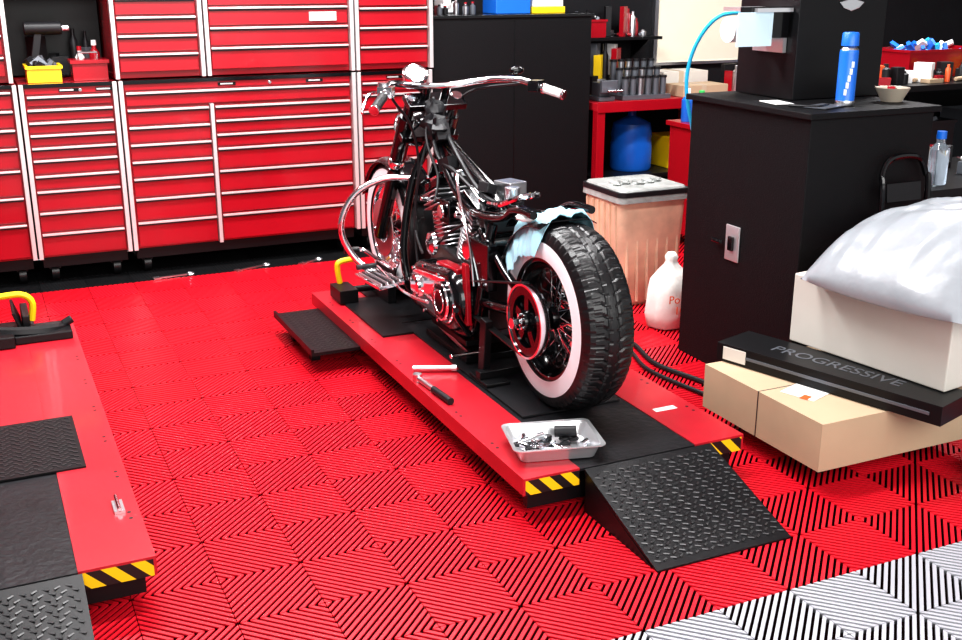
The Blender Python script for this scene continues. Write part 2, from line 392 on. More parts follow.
text('sack_print','Porta\n  10',(2.90,4.158,.15),(90,0,-12),.055,ORNG,sk)
b=B('floor_hose');b.tube([(2.62,4.4,.012),(2.66,4.1,.012),(2.60,3.8,.012),(2.66,3.5,.012),(2.64,3.25,.012)],.011,BLKP);b.tube([(2.55,4.35,.012),(2.6,4.05,.012),(2.53,3.75,.012),(2.58,3.4,.012)],.009,BLKP);b.done()
# ------------------------------------------------------------------ big black cabinet right
b=B('black_steel_cabinet');b.box(2.82,3.43,3.20,3.95,0,1.13,BLKM);b.box(2.80,3.45,3.18,3.97,1.131,1.155,BLKM)
b.box(2.812,2.8195,3.56,3.65,.50,.65,STEEL);b.box(2.80,2.8115,3.59,3.62,.545,.605,BLKG)
b.cyl((2.80,3.66,.57),(2.80,3.72,.57),.010,BLKG);b.done(bev=.003)
b=B('black_water_heater');b.box(3.02,3.47,3.55,3.92,1.158,2.0,BLKS);b.box(3.01,3.48,3.54,3.93,2.001,2.04,BLKS)
b.prism([(3.28,3.549,1.50),(3.32,3.549,1.512),(3.345,3.549,1.535),(3.28,3.549,1.55),(3.215,3.549,1.535),(3.24,3.549,1.512)],(0,-.004,0),ALU);b.done(bev=.008)
b=B('paper_towel_dispenser');b.box(2.78,3.015,3.60,3.61,1.40,1.52,BLKG);b.box(2.84,3.015,3.58,3.80,1.50,1.515,STEEL);b.box(3.0,3.018,3.61,3.8,1.34,1.49,STEEL)
b.cyl((2.80,3.71,1.43),(3.0,3.71,1.43),.050,WHT,seg=32);b.prism([(2.76,3.60,1.37),(2.93,3.60,1.37),(2.93,3.598,1.50),(2.76,3.598,1.50)],(0,-.004,0),mat('blue_paper',(.62,.80,.88),.6));b.done()
b=B('blue_air_hose');b.tube([(2.99,3.86,1.49),(2.90,3.9,1.475),(2.85,3.95,1.40),(2.83,4.0,1.28),(2.84,4.02,1.14),(2.90,4.02,.9),(2.95,4.02,.5)],.008,HOSE);b.done()
b=B('spray_can');b.lathe((3.09,3.33,1.157),(0,0,1),[(0,.034),(.004,.036),(.02,.036),(.021,.0355),(.2,.0355),(.21,.034),(.225,.022)],[ALU,ALU,BLUE,BLUE,BLUE,ALU,ALU],28)
b.lathe((3.09,3.33,1.382),(0,0,1),[(0,.033),(.045,.031),(.05,.027)],BLUE,24)
for k in range(5):
    a=math.radians(225+k*8);b.obox((3.09+.036*math.cos(a),3.33+.036*math.sin(a),1.21+k*.026),(.003,.010,.022),(0,0,225+k*8),WHT)
b.done()
b=B('paper_sheets');b.obox((2.98,3.32,1.160),(.16,.1,.003),(0,0,20),GREYP);b.obox((2.90,3.5,1.160),(.08,.13,.003),(0,0,-10),LBL);b.tube([(2.86,3.38,1.163),(2.93,3.30,1.163),(3.02,3.34,1.163)],.005,BLKP);b.done()
b=B('beige_bowl');b.lathe((3.36,3.36,1.157),(0,0,1),[(0,.04),(.04,.06),(.055,.068),(.05,.058),(.012,.035)],mat('beige',(.42,.37,.30),.4),28);b.obox((3.36,3.36,1.2),(.05,.03,.02),(0,20,30),RED);b.done()
# ---------------- right background
b=B('side_table');b.box(3.50,4.4,3.25,3.85,.77,.80,BLKS)
for x in(3.53,4.37):
    for y in(3.28,3.82):b.box(x-.02,x+.02,y-.02,y+.02,0,.77,BLKS)
b.box(3.53,4.37,3.3,3.8,.35,.37,BLKS);b.done()
bottle('clear_bottle',3.66,3.36,.801,.04,.22,GLASS,BLUE)
openbin('parts_bin',3.62,3.9,3.55,3.8,.801,.1,ALU,[GREYP,RED,WHT,YEL])
clutter('table_tools',3.98,4.28,3.38,3.78,.801,18,[GREYP,BLKP,WHT,RED],.1)
b=B('storage_bench');b.box(4.05,6.2,4.3,5.0,1.06,1.09,BLKS)
for x in(4.08,5.1,6.17):
    for y in(4.33,4.97):b.box(x-.03,x+.03,y-.03,y+.03,0,1.06,BLKS)
b.box(4.08,6.17,4.35,4.97,.5,.53,BLKS);b.box(4.08,6.17,4.95,4.97,.1,1.05,BLKS);b.done()
openbin('red_bin',4.72,5.3,4.62,4.9,1.091,.15,RED,[BLUE,BLUE,WHT,HOSE,BLUE])
clutter('bench_bottles',4.30,5.95,4.38,4.50,1.091,60,[WHT,YEL,GREYP,ORNG,WHT,BLKP,RED,BLKP,CARD,GREYP],.11)
openbin('blue_bin',5.45,5.75,4.62,4.85,1.091,.14,BLUE,[RED,YEL])
openbin('grey_bin',4.2,4.5,4.62,4.9,1.091,.14,GREYP,[BLUE,YEL,WHT,RED])
b=B('wall_poster');b.box(6.15,7.4,6.93,6.948,1.5,2.2,WHT);b.box(6.2,7.35,6.925,6.9295,1.55,1.75,RED);b.done()
openbin('black_tote',4.3,4.9,4.42,4.9,.531,.35,BLKP,[GREYP,BLUE,WHT]);openbin('grey_tote',5.3,6.0,4.42,4.9,.531,.35,GREYP,[GREYP,RED,WHT])
# ---------------- folded chair leaning on the cabinet front
b=B('folding_chair')
b.tube([(3.15,3.10,.01),(3.15,3.14,.80),(3.155,3.16,.90),(3.20,3.165,.965),(3.33,3.165,.965),(3.38,3.16,.90),(3.385,3.14,.80),(3.385,3.10,.01)],.0115,BLKG)
b.prism([(3.18,3.152,.80),(3.355,3.152,.80),(3.355,3.162,.87),(3.18,3.162,.87)],(0,-.008,0),BLKP)
b.tube([(3.16,3.11,.2),(3.375,3.11,.2)],.008,BLKG,sp=False)
b.prism([(3.17,3.10,.42),(3.36,3.10,.42),(3.36,3.13,.75),(3.17,3.13,.75)],(0,-.02,0),BLKP);b.done()
# ------------------------------------------------------------------ boxes right
b=B('furniture_dolly');b.box(2.45,3.0,2.6,3.12,.05,.078,CARD)
for x in(2.52,2.95):
    for y in(2.66,3.06):b.cyl((x-.012,y,.024),(x+.012,y,.024),.024,RUB);b.box(x-.02,x+.02,y-.02,y+.02,.03,.05,ALU)
b.done()
b=B('cardboard_box');b.box(2.39,3.10,2.53,3.17,.08,.25,CARD)
b.box(2.388,3.102,2.855,2.858,.079,.2512,BROWN)
b.obox((2.53,2.78,.2514),(.11,.13,.002),(0,0,20),LBL);b.obox((2.50,2.74,.2522),(.04,.03,.001),(0,0,20),ORNG)
b.obox((2.93,2.5285,.19),(.10,.002,.05),(0,0,0),BROWN)
cb=b.done(bev=.004)
e=empty('long_black_carton')
b=B('carton_body');b.obox((2.68,2.80,.288),(.20,.88,.068),(0,0,17),BLKS)
q=Euler((0,0,math.radians(17))).to_matrix()
def lc(x,y,z):
    v=q@Vector((x,y,0));return (2.68+v.x,2.80+v.y,z)
b.obox(lc(0,.4405,.288),(.14,.003,.045),(0,0,17),CARDW);b.obox(lc(-.1015,0,.288),(.002,.80,.012),(0,0,17),GREYP)
b.obox(lc(-.1015,.36,.288),(.003,.10,.05),(0,0,17),CARDW)
b.done(bev=.003,parent=e)
text('print','PROGRESSIVE',lc(-.03,.26,.3225),(0,0,-73),.085,GREYP,e)
b=B('white_carton');b.obox((2.92,2.79,.455),(.32,.66,.262),(0,0,9),CARDW)
b.obox((2.92,2.79,.455),(.04,.664,.2645),(0,0,9),TAPE)
b.done(bev=.005)
# soft filled plastic bag: pillow profile with gentle pleats
b=B('plastic_bag');rs=[];NU=72;NV=44
bc=Vector((3.00,2.70,.589));ca,sa=math.cos(math.radians(9)),math.sin(math.radians(9))
def bagpt(u,v,top):
    # u,v in [-1,1]
    rx,ry=.36,.36
    prof=(max(0,1-abs(u)**2.6)*max(0,1-abs(v)**2.6))**.55
    x=u*rx;y=v*ry
    x*=1-.10*abs(v)**2;y*=1-.10*abs(u)**2
    if top:
        z=.015+prof*(.20+.14*(u+1)/2)
        z+=prof*(.030*noise.noise(Vector((u*1.6,v*1.6,2.)))+.012*noise.noise(Vector((u*2.2+v*1.5,v*7,5.)))+.008*abs(math.sin(6*u+3*v+2*noise.noise(Vector((u*2,v*2,0))))))
    else:z=.002+.013*(1-min(1,prof*3))
    return Vector((bc.x+x*ca-y*sa,bc.y+x*sa+y*ca,bc.z+z))
g=[[b.bm.verts.new(bagpt(-1+2*i/NU,-1+2*j/NV,True)) for j in range(NV+1)] for i in range(NU+1)]
gl=[[b.bm.verts.new(bagpt(-1+2*i/NU,-1+2*j/NV,False)) for j in range(NV+1)] for i in range(NU+1)]
for i in range(NU):
    for j in range(NV):
        b.face([g[i][j],g[i+1][j],g[i+1][j+1],g[i][j+1]],GREYBAG,True)
        b.face([gl[i][j],gl[i][j+1],gl[i+1][j+1],gl[i+1][j]],GREYBAG,True)
bmesh.ops.remove_doubles(b.bm,verts=b.bm.verts,dist=.0005)
for i in range(NU):
    for j in(0,NV):
        try:b.face([g[i][j],g[i+1][j],gl[i+1][j],gl[i][j]],GREYBAG,True)
        except Exception:pass
for j in range(NV):
    for i in(0,NU):
        try:b.face([g[i][j],g[i][j+1],gl[i][j+1],gl[i][j]],GREYBAG,True)
        except Exception:pass
b.done(sharp=80)
openbin('blue_tray',2.95,3.2,2.25,2.42,.001,.09,BLUE,[GREYP,WHT]);bottle('clear_jar',2.88,2.30,.001,.035,.11,GLASS,WHT,.8)
# ------------------------------------------------------------------ lifts
def diamonds(b,x0,x1,y0,y1,fz,m,st=.028):
    i=0;y=y0+.02
    while y<y1-.01:
        x=x0+.02+(st/2 if i%2 else 0);k=i
        while x<x1-.015:
            a=35 if (k%2) else -35
            z=fz(y);sl=math.degrees(math.atan2(fz(y+.01)-z,.01))
            b.obox((x,y,z+.0008),(.018,.005,.002),(sl,0,a),m);x+=st;k+=1
        y+=st*.62;i+=1
DIA=mat('diamond_ridge',(.03,.03,.032),.4,spec=.5)
def lift(x0,yf,rr0=.215,rr1=.70):
    e=empty('motorcycle_lift');x1=x0+.84;yn=2.76
    b=B('deck')
    b.box(x0,x0+.2,yn,yf,.142,.15,REDL);b.box(x1-.2,x1,yn,yf,.142,.15,REDL)
    b.box(x0+.2,x1-.2,yn+1.0,yf,.142,.149,REDL)
    b.box(x0,x0+.008,yn,yf,.092,.142,REDL);b.box(x1-.008,x1,yn,yf,.092,.142,REDL)
    b.box(x0+.008,x1-.008,yf-.01,yf,.092,.142,REDL)
    b.box(x0+.2,x1-.2,yn,yn+1.0,.138,.147,PCB)
    b.box(x0+.008,x0+.2,yn,yn+.008,.092,.142,HAZ);b.box(x1-.2,x1-.008,yn,yn+.008,.092,.142,HAZ)
    for k in range(7):
        for x in(x0+.03,x1-.03):
            b.cyl((x,yn+.25+k*.3,.1502),(x,yn+.25+k*.3,.1508),.006,BLKP,seg=10);b.cyl((x,yn+.29+k*.3,.1502),(x,yn+.29+k*.3,.1508),.006,BLKP,seg=10)
    b.done(parent=e,bev=.0015)
    b=B('base_frame');b.box(x0+.1,x0+.17,yn+.1,yf-.1,.0,.05,BLKS);b.box(x1-.17,x1-.1,yn+.1,yf-.1,.0,.05,BLKS)
    for y in(yn+.15,yf-.25):b.box(x0+.1,x1-.1,y,y+.08,0,.05,BLKS)
    b.obox((x0+.21,(yn+yf)/2,.09),(.05,1.6,.05),(2,0,0),BLKS);b.obox((x1-.21,(yn+yf)/2,.09),(.05,1.6,.05),(-2,0,0),BLKS)
    b.box(x0+.03,x1-.03,yn+.03,yn+.06,.03,.09,BLKS);b.done(parent=e)
    b=B('ramp');rx0,rx1=x0+rr0,x0+rr1
    b.hexa([(rx0,2.33,.0),(rx1,2.33,0),(rx1,yn-.005,.128),(rx0,yn-.005,.128),(rx0,2.33,.006),(rx1,2.33,.006),(rx1,yn-.005,.145),(rx0,yn-.005,.145)],BLKS)
    diamonds(b,rx0,rx1,2.34,yn-.01,lambda y:.0065+(y-2.33)/(yn-.005-2.33)*.139,DIA)
    b.hexa([(rx0,2.36,0),(rx0+.012,2.36,0),(rx0+.012,yn-.01,0),(rx0,yn-.01,0),(rx0,2.36,.002),(rx0+.012,2.36,.002),(rx0+.012,yn-.01,.127),(rx0,yn-.01,.127)],BLKS)
    b.hexa([(rx1-.012,2.36,0),(rx1,2.36,0),(rx1,yn-.01,0),(rx1-.012,yn-.01,0),(rx1-.012,2.36,.002),(rx1,2.36,.002),(rx1,yn-.01,.127),(rx1-.012,yn-.01,.127)],BLKS)
    b.done(parent=e)
    return e,yn
def vise(e,xc,y,z=.15):
    b=B('wheel_vise')
    b.box(xc-.17,xc+.17,y-.1,y+.12,z+.001,z+.02,BLKS)
    b.box(xc-.15,xc-.12,y-.1,y+.12,z+.02,z+.13,BLKS);b.box(xc+.12,xc+.15,y-.1,y+.12,z+.02,z+.10,BLKS)
    b.obox((xc-.1,y,z+.10),(.012,.24,.10),(0,18,0),BLKS);b.obox((xc+.1,y,z+.08),(.012,.24,.09),(0,-18,0),BLKS)
    b.cyl((xc-.22,y,z+.08),(xc-.1,y,z+.08),.014,BLKS)
    b.done(parent=e,bev=.004)
    b=B('yellow_handle');b.tube([(xc+.16,y,z+.05),(xc+.17,y,z+.13),(xc+.13,y,z+.17),(xc+.04,y,z+.17)],.014,YEL);b.done(parent=e)
e,yn=lift(1.42,5.06)
b=B('front_extension');b.box(1.20,1.419,4.32,4.95,.085,.10,BLKS);b.box(1.20,1.212,4.32,4.95,.1,.115,BLKS);diamonds(b,1.22,1.41,4.33,4.94,lambda y:.1,DIA)
b.box(1.25,1.29,4.5,4.54,0,.085,BLKS);b.box(1.25,1.29,4.8,4.84,0,.085,BLKS);b.done(parent=e)
b=B('front_plate');b.box(1.64,2.04,4.4,5.04,.1502,.156,BLKS);b.box(1.50,1.64,4.25,4.85,.1502,.158,BLKS);b.done(parent=e)
b=B('wheel_mat');b.box(1.64,2.04,3.2,4.39,.1502,.156,BLKP);b.done(parent=e)
b=B('rating_label');b.box(2.10,2.19,3.05,3.08,.1503,.1508,LBL);b.done(parent=e)
e2,_=lift(-.53,5.08,.215,.65)
b=B('grip_mat');b.box(-.40,.20,3.42,3.88,.1502,.156,BLKS);diamonds(b,-.40,.20,3.42,3.88,lambda y:.156,DIA);b.done(parent=e2)
b=B('latch');b.box(.24,.27,3.05,3.13,.1502,.158,ALU);b.cyl((.255,3.05,.162),(.255,3.15,.162),.006,CHROME);b.done(parent=e2)
vise(e2,-.02,4.98)
b=B('vise_arm');b.tube([(-.02,4.86,.2),(.1,4.84,.19),(.22,4.86,.18),(.27,4.92,.17)],.026,BLKS);b.box(.06,.29,4.80,4.98,.151,.185,BLKS);b.box(-.2,.06,4.76,4.9,.151,.20,BLKS);b.cyl((.26,4.9,.19),(.30,4.9,.21),.018,BLKP);b.done(parent=e2,bev=.004)
# ------------------------------------------------------------------ parts tray with parts
b=B('steel_parts_tray');R=math.radians(-14)
def tr(x,y,z):
    return (1.61+x*math.cos(R)-y*math.sin(R),2.925+x*math.sin(R)+y*math.cos(R),z)
def rrt(w,d,z):return [Vector(tr(p.x,p.y,p.z)) for p in rr(0,0,w,d,z,.025)]
b.rings([rrt(.25,.18,.152),rrt(.28,.21,.20),rrt(.305,.235,.202),rrt(.305,.235,.199),rrt(.275,.205,.194),rrt(.245,.175,.156)],STEEL)
for k in range(30):
    x=random.uniform(-.11,.1);y=random.uniform(-.07,.07)
    c=tr(x,y,.168);a=random.uniform(0,180)
    if k%3==0:b.cyl(c,(c[0]+.03*math.cos(a),c[1]+.03*math.sin(a),c[2]+.004),.011,CHROME,seg=12)
    elif k%3==1:b.torus(c,(0,.2,1),.014,.006,BLKP,16,6)
    else:b.obox(c,(.035,.018,.018),(0,10,a),random.choice([CHROME,BLKP,BROWN]))
b.cyl(tr(.02,.05,.19),tr(.09,.03,.195),.019,BLKP);b.cyl(tr(-.1,.02,.17),tr(-.02,.05,.18),.013,CHROME)
b.done()
b=B('torque_wrench');b.cyl((1.46,3.42,.164),(1.45,3.56,.164),.013,BLKP);b.cyl((1.45,3.56,.164),(1.44,3.70,.164),.010,ALU);b.cyl((1.44,3.70,.151),(1.44,3.70,.18),.018,ALU);b.done()
b=B('breaker_bar');b.cyl((1.46,3.80,.167),(1.60,3.74,.167),.010,ALU);b.cyl((1.60,3.74,.167),(1.618,3.732,.167),.014,ALU);b.done()
# ------------------------------------------------------------------ MOTORCYCLE
M=empty('motorcycle');CX=1.84
def wheel(prefix,cy,cz,R,w,rim,wwo,wwi,groove=True,ns=40):
    c=Vector((CX,cy,cz))
    half=[(-.45*w,rim),(-.5*w+.004,rim+.01),(-.5*w,wwi),(-.5*w-.003,(wwi+wwo)/2),(-.5*w+.002,wwo),(-.47*w,wwo+(R-wwo)*.35),(-.42*w,wwo+(R-wwo)*.68),(-.34*w,R-.008),(-.2*w,R-.002)]
    tr_=[(-.2*w+.4*w*k/12,R-.002+.003*math.sin(PI*k/12)) for k in range(1,12)]
    prof=half+tr_+[(-h,r) for h,r in half[::-1]]
    ms=[RUB]*len(prof);
    for i in(2,3):ms[i]=WHITE;ms[len(prof)-2-i]=WHITE
    def disp(t,h,r):
        if r<wwo+.012:return 0
        u=((t*52/(2*PI))+abs(h)*14)%1
        return -.0045 if (u<.2 and abs(h)>.010) else (-.004 if abs(abs(h)-.022)<.004 else 0)
    b=B(prefix+'_tyre');b.lathe(c,(1,0,0),prof,ms,seg=52*9 if groove else 96,caps=False,disp=disp if groove else None);b.done(M,sharp=24 if groove else 50)
    b=B(prefix+'_rim');b.lathe(c,(1,0,0),[(-.46*w,rim+.004),(-.46*w,rim-.006),(-.3*w,rim-.010),(-.2*w,rim-.03),(.2*w,rim-.03),(.3*w,rim-.010),(.46*w,rim-.006),(.46*w,rim+.004)],BLKG if groove else CHROME,72,caps=False)
    for sx in(-1,1):b.torus(c+Vector((sx*.44*w,0,0)),(1,0,0),rim-.004,.004,CHROME,72,8)
    for k in range(ns):
        a=2*PI*k/ns;s_=-1 if k%2 else 1;a2=a+(.45 if (k//2)%2 else -.45)
        b.cyl(c+Vector((s_*.045,math.cos(a2)*.035,math.sin(a2)*.035)),c+Vector((-s_*.01,math.cos(a)*(rim-.02),math.sin(a)*(rim-.02))),.0026,CHROME,seg=6)
    b.lathe(c,(1,0,0),[(-.07,.02),(-.07,.035),(-.05,.042),(-.04,.028),(.04,.028),(.05,.042),(.07,.035),(.07,.02)],BLKG,32)
    b.done(M)
    return c
rc=wheel('rear_wheel',3.26,.484,.332,.2,.213,.277,.220)
fc=wheel('front_wheel',4.93,.470,.312,.14,.215,.283,.226,groove=False)
b=B('belt_pulley');px=CX-.148
b.lathe((px,3.27,.482),(1,0,0),[(-.018,.126),(-.018,.134),(.018,.134),(.018,.126)],CHROME,64,closed=True)
b.lathe((px,3.27,.482),(1,0,0),[(-.013,.094),(-.013,.125),(.013,.125),(.013,.094)],BLKG,64,closed=True)
for k in range(5):
    a=2*PI*k/5+.3;b.obox((px,3.27+.065*math.cos(a),.482+.065*math.sin(a)),(.014,.075,.03),(math.degrees(a),0,0),BLKG)
b.lathe((px,3.27,.482),(1,0,0),[(-.03,.015),(-.028,.035),(.01,.045),(.07,.04)],BLKG,32)
for k in range(5):
    a=2*PI*k/5;b.cyl((px-.036,3.27+.026*math.cos(a),.482+.026*math.sin(a)),(px-.02,3.27+.026*math.cos(a),.482+.026*math.sin(a)),.006,CHROME,seg=10)
b.cyl((px-.06,3.27,.482),(CX+.19,3.27,.482),.013,CHROME);b.cyl((px-.065,3.27,.482),(px-.04,3.27,.482),.021,CHROME,seg=6)
b.done(M)
b=B('drive_belt')
b.prism([(px-.014,3.29,.619),(px-.014,3.80,.50),(px-.014,3.80,.495),(px-.014,3.29,.613)],(.028,0,0),RUB)
b.prism([(px-.014,3.29,.351),(px-.014,3.80,.385),(px-.014,3.80,.379),(px-.014,3.29,.345)],(.028,0,0),RUB);b.done(M)
b=B('brake_disc');b.lathe((CX+.13,3.27,.482),(1,0,0),[(-.003,.08),(-.003,.145),(.003,.145),(.003,.08)],ALU,48,closed=True);b.obox((CX+.13,3.38,.56),(.05,.09,.07),(30,0,0),BLKG);b.done(M,bev=.004)
b=B('swingarm')
for sx in(-.125,.155):
    b.tube([(CX+sx,3.20,.482),(CX+sx,3.45,.47),(CX+sx*.95,3.78,.42)],.022,BLKG,sp=False,seg=12)
    b.tube([(CX+sx,3.22,.49),(CX+sx,3.5,.60),(CX+sx*.8,3.76,.70)],.016,BLKG,sp=False,seg=12)
    b.obox((CX+sx,3.25,.482),(.02,.12,.06),(0,0,0),BLKG)
b.cyl((CX-.14,3.78,.42),(CX+.15,3.78,.42),.025,BLKG);b.cyl((CX-.12,3.74,.70),(CX+.12,3.74,.70),.018,BLKG)
b.done(M,bev=.003)
b=B('frame')
b.tube([(CX,4.44,1.0),(CX,4.30,.95),(CX,4.05,.87),(CX,3.80,.78),(CX,3.70,.72)],.024,BLKG,seg=14)
b.cyl((CX,4.405,1.07),(CX,4.47,.94),.036,BLKG)
b.prism([(CX-.008,4.44,.96),(CX-.008,4.24,.92),(CX-.008,4.36,.82),(CX-.008,4.46,.90)],(.016,0,0),BLKG)
for sx in(-1,1):
    b.tube([(CX+sx*.02,4.46,.95),(CX+sx*.09,4.50,.78),(CX+sx*.14,4.50,.5),(CX+sx*.14,4.46,.33),(CX+sx*.14,4.36,.27),(CX+sx*.14,4.0,.265),(CX+sx*.14,3.80,.28),(CX+sx*.14,3.72,.36),(CX+sx*.12,3.70,.55),(CX+sx*.09,3.68,.74)],.019,BLKG,seg=12)
    b.tube([(CX+sx*.03,4.36,.96),(CX+sx*.08,4.1,.83),(CX+sx*.10,3.85,.76),(CX+sx*.10,3.6,.78),(CX+sx*.115,3.45,.84),(CX+sx*.115,3.3,.85)],.015,BLKG,seg=10)
b.done(M)
b=B('oil_tank');b.ball((CX,3.80,.62),.12,BLKG,(1.2,.72,.8),28);b.cyl((CX-.15,3.80,.62),(CX-.12,3.80,.62),.04,CHROME);b.box(CX-.08,CX+.08,3.70,3.86,.70,.755,BLKP)
b.box(CX-.15,CX-.11,3.60,3.76,.50,.68,BLKG);b.done(M,bev=.004)
b=B('seat_bracket');b.obox((CX,3.72,.775),(.16,.22,.012),(-8,0,0),BLKG);b.tube([(CX-.06,3.78,.80),(CX-.07,3.65,.82),(CX-.03,3.56,.86),(CX+.05,3.58,.86)],.012,CHROME);b.cyl((CX+.03,3.76,.79),(CX+.03,3.76,.86),.03,ALU)
b.obox((CX+.07,3.86,.83),(.09,.10,.07),(0,0,15),ALU);b.obox((CX-.02,3.88,.84),(.05,.06,.04),(0,20,15),BLKP);b.done(M,bev=.004)
def arcshell(name,cy,cz,R,a0,a1,w,m,n=24,nz=0.,th=.004,edge=.035,K=10,p=1.6,z3=.5):
    b=B(name);rs=[]
    for i in range(n+1):
        a=math.radians(a0+(a1-a0)*i/n);ring=[]
        def pt(t,rad):
            x=t*w/2;drop=edge*max(0,abs(t)-.55)**p*2.2
            k=nz*(noise.noise(Vector((t*3,a*6,3.1)))+z3*noise.noise(Vector((t*9,a*15,1.1))))
            return Vector((CX+x*(1+k*2),cy+math.cos(a)*(rad-drop+k),cz+math.sin(a)*(rad-drop+k)))
        ring=[pt(-1+2*j/K,R+th) for j in range(K+1)]+[pt(1-2*j/K,R) for j in range(K+1)]
        rs.append(ring)
    b.rings(rs,m);return b.done(M,sharp=70)
arcshell('rear_fender',3.27,.482,.348,20,92,.225,BLKG)
arcshell('fender_wrap',3.27,.482,.368,32,92,.26,LBLUE,n=70,nz=.024,edge=.18,K=30,p=1.3,z3=.3)
b=B('wrap_tape');b.ball((CX-.10,3.27+.355*math.cos(1.25),.482+.365*math.sin(1.25)),.032,WHT,(1.2,1.3,.5),20,nz=.3);b.done(M,sharp=80)
b=B('engine_crankcase')
def stad(x,c1,r1,c2,r2,n=20):
    pts=[]
    for (c,r,s0) in((c1,r1,0),(c2,r2,PI)):
        for k in range(n+1):
            a=-PI/2+s0+PI*k/n;pts.append(Vector((x,c[0]+r*math.cos(a),c[1]+r*math.sin(a))))
    return pts
b.rings([stad(CX-.10,(4.17,.42),.13,(3.96,.42),.11),stad(CX+.10,(4.17,.42),.13,(3.96,.42),.11)],BROWN)
b.box(CX-.09,CX+.09,3.72,3.96,.30,.54,BROWN)
b.lathe((CX+.10,4.15,.43),(1,0,0),[(0,.12),(.03,.115),(.05,.08)],CHROME,40)
b.cyl((CX-.04,4.30,.36),(CX-.04,4.38,.36),.04,CHROME)
b.done(M,bev=.006)
for nm,y0,ang in(('front_cylinder',4.20,21),('rear_cylinder',4.02,-22)):
    b=B(nm);d=Vector((0,math.sin(math.radians(ang)),math.cos(math.radians(ang))));p=Vector((CX,y0,.50))
    b.cyl(p,p+d*.19,.058,BLKS,seg=28)
    for k in range(10):
        q=p+d*(.015+k*.0185);b.lathe(q,d,[(0,.088),(.001,.092),(.006,.092),(.007,.088)],ALU,36)
    q=p+d*.2
    for k in range(4):b.obox(q+d*(.012+k*.02),(.20,.16,.007),(-ang,0,0),ALU)
    b.obox(q+d*.045,(.15,.12,.09),(-ang,0,0),BLKS)
    b.obox(q+d*.105,(.17,.145,.03),(-ang,0,0),BLKG);b.obox(q+d*.128,(.13,.10,.026),(-ang,0,0),CHROME)
    for sx in(-.07,.07):
        for sy in(-.06,.06):b.cyl(q+d*.12+Vector((sx,sy,0)),q+d*.135+Vector((sx,sy,0)),.008,CHROME,seg=8)
    for k in(-.03,.03):b.cyl(p+Vector((.105,k,.0)),q+d*.09+Vector((.07,k,0)),.012,CHROME)
    b.cyl(q+d*.04+Vector((-.09,0,0)),q+d*.05+Vector((-.14,0,.0)),.010,CHROME)
    b.done(M,bev=.002)
b=B('air_cleaner');b.cyl((CX+.10,4.11,.72),(CX+.20,4.11,.72),.09,CHROME,seg=36);b.cyl((CX-.03,4.11,.72),(CX+.10,4.11,.72),.03,BROWN)
b.box(CX-.11,CX-.05,4.06,4.16,.66,.76,BLKG);b.cyl((CX-.115,4.11,.71),(CX-.13,4.11,.71),.03,CHROME);b.done(M,bev=.006)
b=B('horn');b.lathe((CX-.14,4.11,.58),(-1,0,0),[(0,.03),(.02,.05),(.035,.045),(.045,.02)],CHROME,28);b.done(M)
b=B('exhaust_pipes');b.tube([(CX+.06,4.36,.68),(CX+.16,4.44,.62),(CX+.20,4.40,.45),(CX+.20,4.15,.33),(CX+.20,3.7,.30),(CX+.2,3.4,.30)],.024,CHROME,seg=14)
b.tube([(CX+.06,3.93,.66),(CX+.17,3.86,.60),(CX+.21,3.78,.48),(CX+.21,3.60,.40),(CX+.21,3.3,.38)],.024,CHROME,seg=14);b.done(M)
b=B('primary_cover')
A=(4.14,.40);C=(3.85,.41)
b.rings([stad(CX-.10,A,.105,C,.125),stad(CX-.19,A,.105,C,.125),stad(CX-.21,A,.095,C,.115),stad(CX-.218,A,.08,C,.10)],BLKG)
b.rings([stad(CX-.219,A,.07,C,.092),stad(CX-.224,A,.066,C,.088)],CHROME)
b.lathe((CX-.224,C[0],C[1]),(-1,0,0),[(0,.078),(.012,.078),(.02,.068),(.022,.05)],BLKG,40)
b.torus((CX-.238,C[0],C[1]),(1,0,0),.072,.007,CHROME)
b.torus((CX-.245,C[0],C[1]),(1,0,0),.045,.004,CHROME)
b.lathe((CX-.224,A[0],A[1]),(-1,0,0),[(0,.05),(.012,.048),(.016,.03)],CHROME,32)
for k in range(10):
    a=2*PI*k/10;b.cyl((CX-.205,(A[0]+C[0])/2+.245*math.cos(a)*.98,.405+.10*math.sin(a)),(CX-.224,(A[0]+C[0])/2+.245*math.cos(a)*.98,.405+.10*math.sin(a)),.007,CHROME,seg=8)
b.done(M)
b=B('side_stand');b.tube([(CX-.17,3.72,.30),(CX-.25,3.66,.40),(CX-.27,3.62,.44)],.012,BLKG);b.done(M)
b=B('red_cover');b.prism([(CX-.165,3.74,.34),(CX-.165,3.705,.34),(CX-.165,3.73,.58),(CX-.165,3.765,.58)],(-.02,0,0),RED)
b.prism([(CX-.19,4.02,.50),(CX-.19,3.80,.515),(CX-.19,3.80,.545),(CX-.19,4.0,.535)],(.05,0,0),RED);b.done(M,bev=.004)
b=B('shift_linkage');b.tube([(CX-.24,3.98,.37),(CX-.26,4.2,.36),(CX-.27,4.5,.40)],.007,CHROME);b.cyl((CX-.27,4.52,.40),(CX-.36,4.52,.40),.012,RUB);b.done(M)
